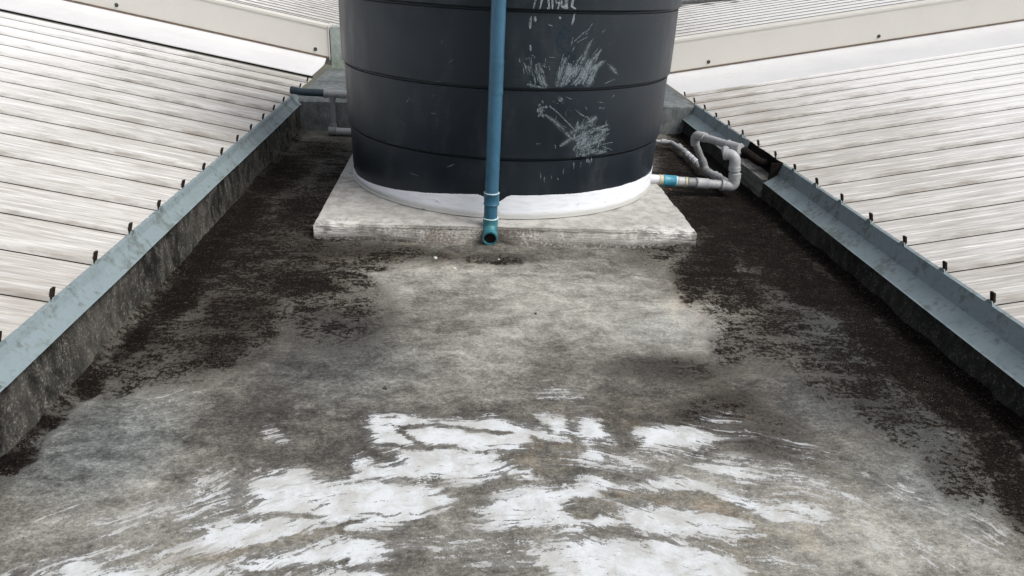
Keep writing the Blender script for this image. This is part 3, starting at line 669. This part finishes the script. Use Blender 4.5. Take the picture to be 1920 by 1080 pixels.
STROKES = (([(1044,163),(1050,135),(1062,108)],6),([(1050,163),(1062,140),(1068,118)],7),([(1060,160),(1075,142),(1092,115),(1106,80)],5),([(1070,160),(1088,145),(1105,120),(1128,92)],4),([(1078,160),(1100,140),(1118,125),(1133,115)],5),
    ([(1095,163),(1112,140),(1120,125)],5),([(1100,163),(1112,148)],5),([(1138,118),(1150,130),(1160,142)],4),([(1005,120),(1010,140),(1018,162)],4),([(1011,118),(1016,140),(1024,164)],4),([(988,158),(1005,162),(1025,165)],4),
    ([(1022,215),(1040,228),(1062,250),(1070,258)],4),([(1030,198),(1050,215),(1076,242)],3),([(1078,205),(1090,215),(1104,222)],2.5),([(1070,250),(1090,240),(1108,228),(1119,219)],7),([(1050,274),(1062,266),(1072,258)],4),
    ([(1072,262),(1096,250),(1132,237)],6),([(1080,270),(1110,256),(1136,250)],6),([(1084,280),(1108,270),(1134,260)],5),([(1092,292),(1112,284),(1138,284)],4),([(1082,294),(1083,280),(1086,262)],5),([(1092,294),(1095,275)],5),
    ([(1102,290),(1104,268)],4),([(1048,190),(1054,184)],7),([(1062,182),(1072,186)],2))
CL = [(1040, 1140, 0, 166), (960, 1039.9, 0, 500), (1040, 1200, 166, 299)]
def inb(p, c): return c[0] <= p[0] < c[1]+.1 and c[2] <= p[1] < c[3]
for ci, c in enumerate(CL):
    bm = bmesh.new()
    for (pts, w) in STROKES:
        if [k for k in range(3) if inb(pts[0], CL[k])][:1] == [ci]: stroke(bm, pts, w)
    if ci == 0: smear(60, 1046, 1108, 128, 162, 60, 12, 12, 34, 1.5, 3.6, bm); smear(20, 1060, 1150, 60, 160, 45, 20, 6, 24, 1, 2, bm)
    if ci == 1: smear(24, 990, 1022, 120, 162, 100, 14, 8, 22, 1.2, 2.6, bm); smear(14, 975, 1030, 90, 165, 30, 60, 4, 12, 1, 2, bm); smear(14, 1005, 1022, 188, 225, 20, 60, 4, 10, 2, 5, bm)
    if ci == 2: smear(60, 1074, 1128, 236, 292, 38, 26, 8, 28, 1.5, 3.6, bm); smear(22, 1000, 1150, 180, 290, 60, 60, 4, 16, .8, 1.8, bm); smear(6, 1075, 1110, 302, 318, 90, 8, 8, 14, 1.5, 2.5, bm)
    obj('paint_smear', bm, M_CH1, tank)
    bm = bmesh.new()
    for (pts, w) in STROKES:
        if w >= 4 and [k for k in range(3) if inb(pts[0], CL[k])][:1] == [ci]: stroke(bm, pts, w*2.6, .0009)
    obj('chalk_haze', bm, M_CH4, tank)
for k_ in range(14):
    bm = bmesh.new()
    if k_ < 9: smear(1, 700, 900, 60, 330, 10, 30, 6, 16, 1, 2.2, bm)
    else: smear(1, 1010, 1060, 325, 345, 90, 8, 6, 14, 1.5, 3, bm)
    obj('scuff_mark', bm, M_CH1, tank)
NUM = [
 [(1000,-30),(1008,-34),(1006,-10),(1000,17)],
 [(1004,-30),(1024,-30),(1018,-8),(1012,17)],
 [(1026,-28),(1028,-4),(1030,16)], [(1026,17),(1031,14)],
 [(1036,17),(1036,-4),(1040,-26)],
 [(1052,4),(1044,6),(1040,-8),(1046,-24),(1052,-14),(1050,2),(1046,17)],
 [(1058,-28),(1052,-6),(1054,12),(1062,16),(1064,-2),(1060,-26)],
 [(1072,-26),(1062,-8),(1060,12),(1064,16),(1062,8)],
 [(1078,-26),(1075,-4),(1072,12),(1080,17)]]
for grp in ((0,), (1,), (2, 3), (4,), (5, 6, 7), (8,)):
    bm = bmesh.new()
    for g_ in grp: stroke(bm, NUM[g_], 4.6, .0018)
    obj('painted_digit', bm, M_CH2, tank)
for p, w in (([(996,30),(994,44),(994,54)], 5), ([(1003,30),(1004,41)], 5), ([(1077,26),(1075,38),(1072,47)], 4), ([(1048,34),(1052,33)], 5), ([(1028,46),(1036,49)], 2), ([(994,84),(995,96)], 4)):
    bm = bmesh.new(); stroke(bm, p, w, .0018); obj('paint_drip', bm, M_CH2, tank)
bm = bmesh.new()
for p, w in (([(1052,100),(1056,75),(1062,50)], 26), ([(1050,150),(1062,120),(1072,100)], 34), ([(1052,160),(1080,150),(1110,150)], 22)): stroke(bm, p, w, .0008)
obj('blue_stain', bm, M_CH3, tank)

# ------------------------------------------------------------------ blue overflow pipe in front of the tank
bp = empty('blue_drain_pipe', (.14, 3.09, .03), 'blue plastic drain pipe running down the front of the tank to an open elbow', 'pipe')
X0, Y0 = .1385, 3.088
pipe_piece('pipe', bp, M_BLUE, [(X0-.004, Y0, .19), (X0-.002, Y0, .6), (X0, Y0, 1.60)]+arc((X0, Y0, 1.60), (X0, Y0, 1.66), (X0+.01, Y0+.06, 1.66), 6)[1:]+[(X0+.02, Y0+.22, 1.66)], .0296, 32)
collar('coupling', bp, M_BLUE2, (X0-.004, Y0, .222), (X0-.003, Y0, .168), .0335)
bm = bmesh.new(); tube(bm, [(X0-.004, Y0, .2235), (X0-.004, Y0, .2215)], [.0335, .0348], 32); obj('cement_bead', bm, M_RIM, bp, True)
pipe_piece('short_pipe', bp, M_BLUE2, [(X0-.005, Y0, .172), (X0-.005, Y0-.001, .098)], .0296, 32)
# elbow, hollow mouth
bm = bmesh.new()
A = [Vector((X0-.005, Y0-.001, .106)), Vector((X0-.005, Y0-.002, .085))]+arc((X0-.005, Y0-.003, .08), (X0-.006, Y0-.008, .052), (X0-.007, Y0-.045, .038), 8)+[Vector((X0-.0075, Y0-.070, .0345))]
tube(bm, A, [.0335]*3+[.033]*(len(A)-3), 32, caps=False)
d = (A[-1]-A[-2]).normalized(); u, v = frame(d)
# inner bore
n = 32; outer = bm.verts[:][-n:]
cen = A[-1]; inner = []
ring1 = [bm.verts.new(cen+(q.co-cen)*.80) for q in outer]; ring2 = [bm.verts.new(q.co-d*.045) for q in ring1]
bm.verts.ensure_lookup_table()
for k in range(n):
    bm.faces.new((outer[k], outer[(k+1)%n], ring1[(k+1)%n], ring1[k])); bm.faces.new((ring1[k], ring1[(k+1)%n], ring2[(k+1)%n], ring2[k]))
bm.faces.new(ring2)
el = obj('elbow', bm, M_TEAL, bp, True, R(35))
bm = bmesh.new(); tube(bm, [(X0-.005, Y0-.001, .1085), (X0-.005, Y0-.001, .1055)], [.0338, .0352], 32); obj('cement_bead', bm, M_RIM, bp, True)
bm = bmesh.new(); tube(bm, [cen-d*.012, cen-d*.009], .0266, 24); obj('bore_shade', bm, M_DARK, bp)  # dark disc painting the shade inside the elbow mouth
# slip joint ring higher on the pipe
collar('slip_joint', bp, M_BLUE, (X0-.001, Y0, .64), (X0-.001, Y0, .78), .0302, .0006)

# ------------------------------------------------------------------ right-hand pipework
rp = empty('outlet_pipework', (1.3, 3.85, 0), 'loop of grey plastic outlet pipes with a blue union right of the tank', 'pipework')
Yp = 3.83; r = .0245
def seg(n, m, a, b, rr): return pipe_piece(n, rp, m, [a, b], rr)
seg('pipe', M_WHITEPVC, (1.00, Yp, .091), (1.075, Yp, .086), .026)
collar('cream_tape', rp, M_CREAM, (1.068, Yp, .0865), (1.092, Yp, .0845), .0285)
collar('blue_union', rp, plain('blue_union_pvc', (.05, .27, .38), .4, .3, 40, .5, 0, .1, (.3, .45, .45), .58, .7), (1.092, Yp, .0845), (1.160, Yp, .081), .0305)
collar('pale_fitting', rp, M_RIM, (1.160, Yp, .081), (1.172, Yp, .0802), .028)
collar('pale_fitting', rp, plain('pale_grey_fitting', (.46, .47, .46), .5, .2, 40), (1.172, Yp, .0802), (1.212, Yp, .078), .0265)
collar('cream_tape', rp, M_CREAM, (1.212, Yp, .078), (1.226, Yp, .0772), .0272)
collar('grey_fitting', rp, M_PIPE2, (1.226, Yp, .0772), (1.272, Yp, .0748), .0265)
collar('grey_fitting', rp, M_PIPE, (1.276, Yp, .0745), (1.345, Yp, .071), .0285)
seg('pipe', M_PIPE, (1.345, Yp, .071), (1.45, Yp, .066), .0245)
# lower elbow, riser, upper elbow
pipe_piece('elbow', rp, M_PIPE, [Vector((1.43, Yp, .068))]+arc((1.45, Yp, .066), (1.492, Yp, .050), (1.487, Yp, .10), 8)+[Vector((1.485, Yp, .118))], .0305)
seg('riser', M_PIPE, (1.485, Yp, .11), (1.474, Yp, .20), .0245)
pipe_piece('elbow', rp, M_PIPE, [Vector((1.476, Yp, .168))]+arc((1.475, Yp, .185), (1.472, Yp, .232), (1.440, Yp+.02, .232), 8)+[Vector((1.424, Yp+.03, .230))], .0295)
seg('pipe', M_PIPE, (1.43, Yp+.03, .23), (1.445, Yp+.10, .238), .022)
# upper pipe running back to the far elbow, and dark end passing through the wall gap
U0, U1 = Vector((1.372, 4.19, .252)), Vector((1.505, 3.90, .256))
seg('pipe', M_PIPE, U0, U1, .0215)
dd = (U1-U0).normalized(); collar('coupling', rp, M_PIPE, U1-dd*.085, U1+dd*.02, .0265)
pipe_piece('dark_pipe', rp, M_DARK, [U1+Vector((-.012, .01, 0)), U1+Vector((.03, .0, -.012)), U1+Vector((.15, .05, -.085)), U1+Vector((.30, .06, -.125))], .0235)
pipe_piece('elbow', rp, M_PIPE, [U0+dd*.045, U0+dd*.02]+arc(U0, U0-dd*.035, U0-dd*.03+Vector((.006, .01, -.045)), 7)+[U0-dd*.028+Vector((.010, .012, -.062))], .026)
q0 = U0-dd*.028+Vector((.010, .012, -.055)); q1 = Vector((1.448, 4.235, .060))
seg('pipe', M_PIPE2, q0, q1, .020)
pipe_piece('elbow', rp, M_PIPE2, [q1+(q0-q1).normalized()*.05]+arc(q1+(q0-q1).normalized()*.02, q1+Vector((.004, .004, -.022)), q1+Vector((.010, -.05, -.022)), 7)+[q1+Vector((.014, -.065, -.021))], .0245)
L0, L1 = q1+Vector((.012, -.055, -.020)), Vector((1.484, 3.86, .062))
seg('pipe', M_PIPE, L0, L1, .0205); e_ = (L1-L0).normalized(); collar('coupling', rp, M_PIPE, L0+e_*.09, L0+e_*.15, .0245)
collar('coupling', rp, M_PIPE, (1.415, Yp, .0685), (1.437, Yp, .067), .0325, .001)
collar('coupling', rp, M_PIPE, (1.4852, Yp, .112), (1.4835, Yp, .134), .0325, .001)
collar('coupling', rp, M_PIPE, (1.478, Yp, .150), (1.4763, Yp, .172), .0318, .001)
collar('coupling', rp, M_PIPE, (1.436, Yp+.023, .232), (1.418, Yp+.033, .230), .0318, .001)
collar('coupling', rp, M_PIPE, U0+dd*.03, U0+dd*.055, .0275, .001)
# thinner line from behind the tank with a string of couplings
T = [Vector((1.25, 4.95, .040)), Vector((1.428, 4.93, .040)), Vector((1.452, 4.70, .040)), Vector((1.445, 4.26, .045))]
pipe_piece('thin_pipe', rp, M_PIPE, [T[0], T[1]-Vector((.03, 0, 0))]+arc(T[1]-Vector((.03, 0, 0)), T[1], T[1]+(T[2]-T[1]).normalized()*.03, 5)[1:]+[T[2], T[3]], .0125)
e_ = (T[3]-T[2]).normalized()
for t_ in (-.12, 0.0, .09, .18, .27, .36): collar('coupling', rp, M_WHITEPVC if t_ > 0 else M_PIPE, T[2]+e_*t_, T[2]+e_*(t_+.050), .0182, .0003)
collar('coupling', rp, M_PIPE, (1.36, 4.94, .04), (1.40, 4.935, .04), .018)

# ------------------------------------------------------------------ left-hand pipework
lp = empty('wall_pipework', (-.86, 5.02, 0), 'grey pipe with a down leg on the ledge left of the tank', 'pipework')
Yq = 5.02
pipe_piece('dark_pipe', lp, M_PIPE_DK, [(-1.12, Yq+.02, .285), (-1.05, Yq, .276), (-.905, Yq, .273)], .024)
pipe_piece('pipe', lp, M_PIPE, [(-.905, Yq, .273), (-.60, Yq, .262)], .0255)
collar('coupling', lp, M_PIPE, (-.905, Yq, .273), (-.885, Yq, .2725), .029)
pipe_piece('down_leg', lp, M_PIPE2, [(-.852, Yq, .27), (-.855, Yq, .05)], .0165)
collar('coupling', lp, M_PIPE2, (-.852, Yq, .262), (-.852, Yq, .225), .021)
collar('coupling', lp, M_PIPE2, (-.855, Yq, .075), (-.855, Yq, .045), .021)
pipe_piece('pipe', lp, M_PIPE, [(-.875, Yq-.02, .030), (-.62, Yq-.04, .030)], .0235)
collar('coupling', lp, M_PIPE2, (-.885, Yq-.02, .030), (-.83, Yq-.023, .030), .028)

# ------------------------------------------------------------------ small things
M_FLAKE = plain('white_paint_flake', (.62, .60, .55), .7, .15, 60)
def chip(name, px, py, s, mat, label, cat, group=None):
    p = atz(px, py, .004); bm = bmesh.new(); k = 7
    top = []; bot = []
    for i in range(k):
        a = 2*PI*i/k; q = s*random.uniform(.5, 1.3); top.append(bm.verts.new((p[0]+q*.8*math.cos(a), p[1]+q*.8*math.sin(a), .004+s*random.uniform(.12, .25)))); bot.append(bm.verts.new((p[0]+q*math.cos(a), p[1]+q*math.sin(a), -.001)))
    bm.faces.new(top); bm.faces.new(bot[::-1])
    for i in range(k): bm.faces.new((bot[i], bot[(i+1)%k], top[(i+1)%k], top[i]))
    return tag(obj(name, bm, mat), label, cat, group)
M_STONE = plain('dark_pebble', (.06, .055, .05), .9, .4, 60)
chip('paint_flake', 817, 483, .011, M_FLAKE, 'small white chip on the slab left of the blue pipe mouth', 'paint chip')
chip('paint_flake', 853, 503, .008, M_FLAKE, 'tiny pale chip on the slab, in front of the white chip by the pipe', 'paint chip')
chip('paint_flake', 935, 486, .006, M_FLAKE, 'tiny pale chip on the slab just in front of the pipe mouth', 'paint chip')
chip('pebble', 1004, 587, .006, M_STONE, 'dark crumb on the light middle of the slab', 'pebble')
chip('pebble', 722, 727, .009, M_STONE, 'dark crumb on the grey slab behind the white paint patch', 'pebble')
chip('paint_flake', 981, 893, .007, M_FLAKE, 'pale chip at the right tip of the upper white paint patch', 'paint chip')
M_LEAF = plain('dead_leaf', (.16, .055, .03), .8, .3, 50)
chip('dead_leaf', 1256, 354, .010, M_LEAF, 'reddish brown leaf scrap under the outlet pipe', 'leaf')
# loose grit scattered over the slab, denser by the walls
bm = bmesh.new()
for _ in range(600):
    t = random.random()
    x = random.uniform(-1.06, 1.60) if t < .45 else (random.gauss(-1.0, .12) if t < .7 else random.gauss(1.5, .12)); y = random.uniform(1.0, 5.0)
    if not (-1.07 < x < 1.61) or (-.66 < x < 1.09 and y > 3.03): continue
    s = random.uniform(.001, .0026); o_ = Vector((x, y, .004+s*.3))
    vs = [bm.verts.new(o_+Vector(q)*s*random.uniform(.7, 1.3)) for q in ((1,0,0),(-1,0,0),(0,1,0),(0,-1,0),(0,0,.8),(0,0,-.8))]
    for f in ((0,2,4),(2,1,4),(1,3,4),(3,0,4),(2,0,5),(1,2,5),(3,1,5),(0,3,5)): bm.faces.new([vs[i] for i in f])
tag(obj('grit', bm, plain('grit_mixed', (.10, .09, .075), .9, .8, 25)), 'loose fine grit scattered over the concrete slab', 'grit', None, 'stuff')
# added dark bar standing in for a dark gap beyond the far right roof
bm = bmesh.new()
a = Vector((3.28, 12.0, .212+SL*1.57+.06)); b = Vector((4.06, 11.4, .212+SL*2.35+.07)); box_pts = [a, b]
tube(bm, box_pts, .035, 16)
tag(obj('far_gap_bar', bm, plain('far_gap_grey', (.15, .15, .15), .7, .3, 20), None, True, R(40)), 'short dark grey bar standing in for a gap on the far roof right of the tank top', 'pipe')

# ------------------------------------------------------------------ ground far below
bm = bmesh.new(); vs = [bm.verts.new(p) for p in ((-600, -600, -6), (600, -600, -6), (600, 600, -6), (-600, 600, -6))]; bm.faces.new(vs)
tag(obj('ground', bm, plain('ground_earth', (.10, .10, .08), .95, .3, .05)), kind='structure')

# ------------------------------------------------------------------ light
w = bpy.data.worlds.new('World'); sc.world = w; w.use_nodes = True; nt = w.node_tree; bg = nt.nodes['Background']
sky = nt.nodes.new('ShaderNodeTexSky'); sky.sky_type = 'NISHITA'; sky.sun_disc = False
SUN_EL, SUN_AZ = R(52), R(122)     # azimuth clockwise from +Y
sky.sun_elevation = SUN_EL; sky.sun_rotation = SUN_AZ; sky.air_density = 1.0; sky.dust_density = 6; sky.ozone_density = 1.0
hs = nt.nodes.new('ShaderNodeHueSaturation'); hs.inputs['Saturation'].default_value = .35
nt.links.new(sky.outputs[0], hs.inputs['Color']); nt.links.new(hs.outputs[0], bg.inputs[0]); bg.inputs[1].default_value = .13
sl = bpy.data.lights.new('sun', 'SUN'); sl.energy = 1.2; sl.angle = R(28); sl.color = (1, .97, .93)
so = bpy.data.objects.new('sun', sl); C.objects.link(so)
dirv = Vector((math.sin(SUN_AZ)*math.cos(SUN_EL), math.cos(SUN_AZ)*math.cos(SUN_EL), math.sin(SUN_EL)))
so.rotation_euler = dirv.to_track_quat('Z', 'Y').to_euler(); so.location = (0, 0, 10)
sc.view_settings.view_transform = 'Standard'; sc.view_settings.look = 'None'; sc.view_settings.gamma = 1; sc.view_settings.exposure = .35
